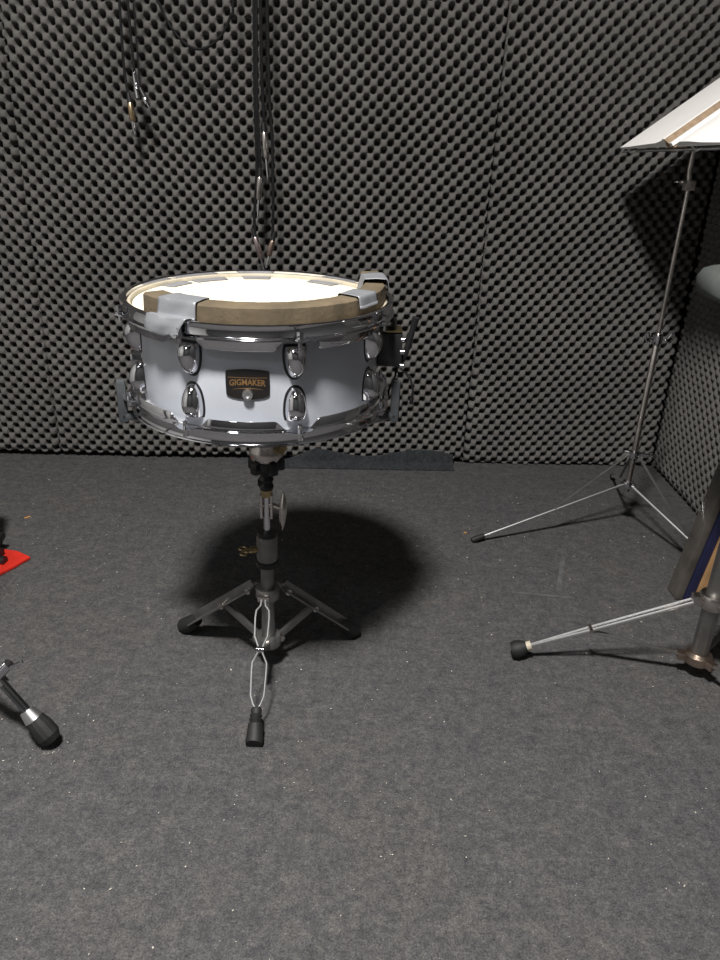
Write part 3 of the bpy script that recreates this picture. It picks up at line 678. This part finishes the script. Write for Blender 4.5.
# ------------------------------------------------------------------ crumbs and lint on the carpet
mb = MB(); rnd = random.Random(3)
def bit(mb, x, y, s, z=.0015):
    a_ = rnd.random()*6.28; e = 1+rnd.random()*1.5
    vs = []
    for k in range(5):
        b_ = k*1.2566; vx = s*e*math.cos(b_)*(.7+.5*rnd.random()); vy = s*math.sin(b_)*(.7+.5*rnd.random())
        vs.append((x+vx*math.cos(a_)-vy*math.sin(a_), y+vx*math.sin(a_)+vy*math.cos(a_), z+rnd.random()*.0006))
    c = (x, y, z+s*.8); mb.add(vs+[c, (x, y, z-s*.3)], [(k, (k+1) % 5, 5) for k in range(5)]+[((k+1) % 5, k, 6) for k in range(5)])
for k in range(900):
    y = .38+1.5*rnd.random()**1.15; x = (rnd.random()-.5)*1.9*min(1, .35+y*.55)
    bit(mb, x, y, (.0004+.0009*rnd.random()**3)*(.55+.45*min(1.5, y)))
for cx_, cy_, n, sp in ((-.47, .80, 26, .035), (-.42, .86, 14, .04), (.08, .70, 18, .07), (.0, 1.75, 16, .05), (-.6, 1.55, 18, .12), (.12, 1.78, 10, .03)):
    for k in range(n): bit(mb, cx_+rnd.gauss(0, sp), cy_+rnd.gauss(0, sp*.7), .0004+.0008*rnd.random()**2)
mb.build('carpet_lint', LINT, None, 0, kind='stuff', label='pale crumbs and lint scattered over the dark carpet', cat='lint')
def chip(x, y, L_, w, rot, m, label):
    mb = MB(); mb.box((0, 0, 0), (L_, w, .0022), None, .0006); o = mb.build('wood_splinter', m, None, 30, label=label, cat='debris')
    o.location = (x, y, .0018); o.rotation_euler = (0, 0, rot)
chip(-.8003, 1.556, .014, .004, .7, ORANGE, 'small orange wood splinter on the carpet near the red pedal plate')
chip(.262, 1.572, .007, .003, -.4, ORANGE, 'tiny orange chip on the carpet beside the music stand foot')
# faint worn tape marks on the carpet
mk = mat('worn_tape', (.085, .085, .088), .9, noise=(60, .3))
mb = MB(); mb.box((.455, 1.40, .0006), (.010, .16, .0008), Matrix.Rotation(-.30, 3, 'Z')); mb.box((.395, 1.305, .0006), (.13, .007, .0008), Matrix.Rotation(-.1, 3, 'Z'))
mb.build('floor_tape_mark', mk, None, 0, label='faint worn L-shaped tape mark on the carpet in front of the music stand', cat='tape')

# ------------------------------------------------------------------ lights
def lamp(x, y, e, size, name, col, label):
    t_ = root(name, (x, y, HC), label, 'lamp')
    MB().lathe([(0, 0), (.16, 0), (.17, -.01), (.17, -.03), (.15, -.035), (0, -.035)], 40, M=Matrix.Translation((0, 0, -.001))).build('housing', mat('lamp_white', (.7, .7, .7), .5, noise=(20, .02)), t_)
    l = bpy.data.lights.new(name+'_light', 'AREA'); l.shape = 'DISK'; l.size = size; l.energy = e; l.color = col
    o = bpy.data.objects.new(name+'_light', l); C.objects.link(o); o.location = (x, y, HC-.05); return o
lamp(-.30, .0, 116, .28, 'ceiling_lamp', (1, .97, .93), 'round ceiling lamp above the camera')
lamp(-.9, -1.0, 5, .3, 'ceiling_lamp', (.95, .97, 1), 'unseen fill lamp added behind the camera on the left')  # added fill light, lifts the room's shade and brightens the chrome
w = bpy.data.worlds.new('world'); SC.world = w; w.use_nodes = True
w.node_tree.nodes['Background'].inputs[0].default_value = (.5, .55, .6, 1); w.node_tree.nodes['Background'].inputs[1].default_value = .02
SC.view_settings.view_transform = 'Standard'; SC.view_settings.look = 'None'; SC.view_settings.gamma = 1; SC.view_settings.exposure = 0.
SC.view_settings.use_curve_mapping = False
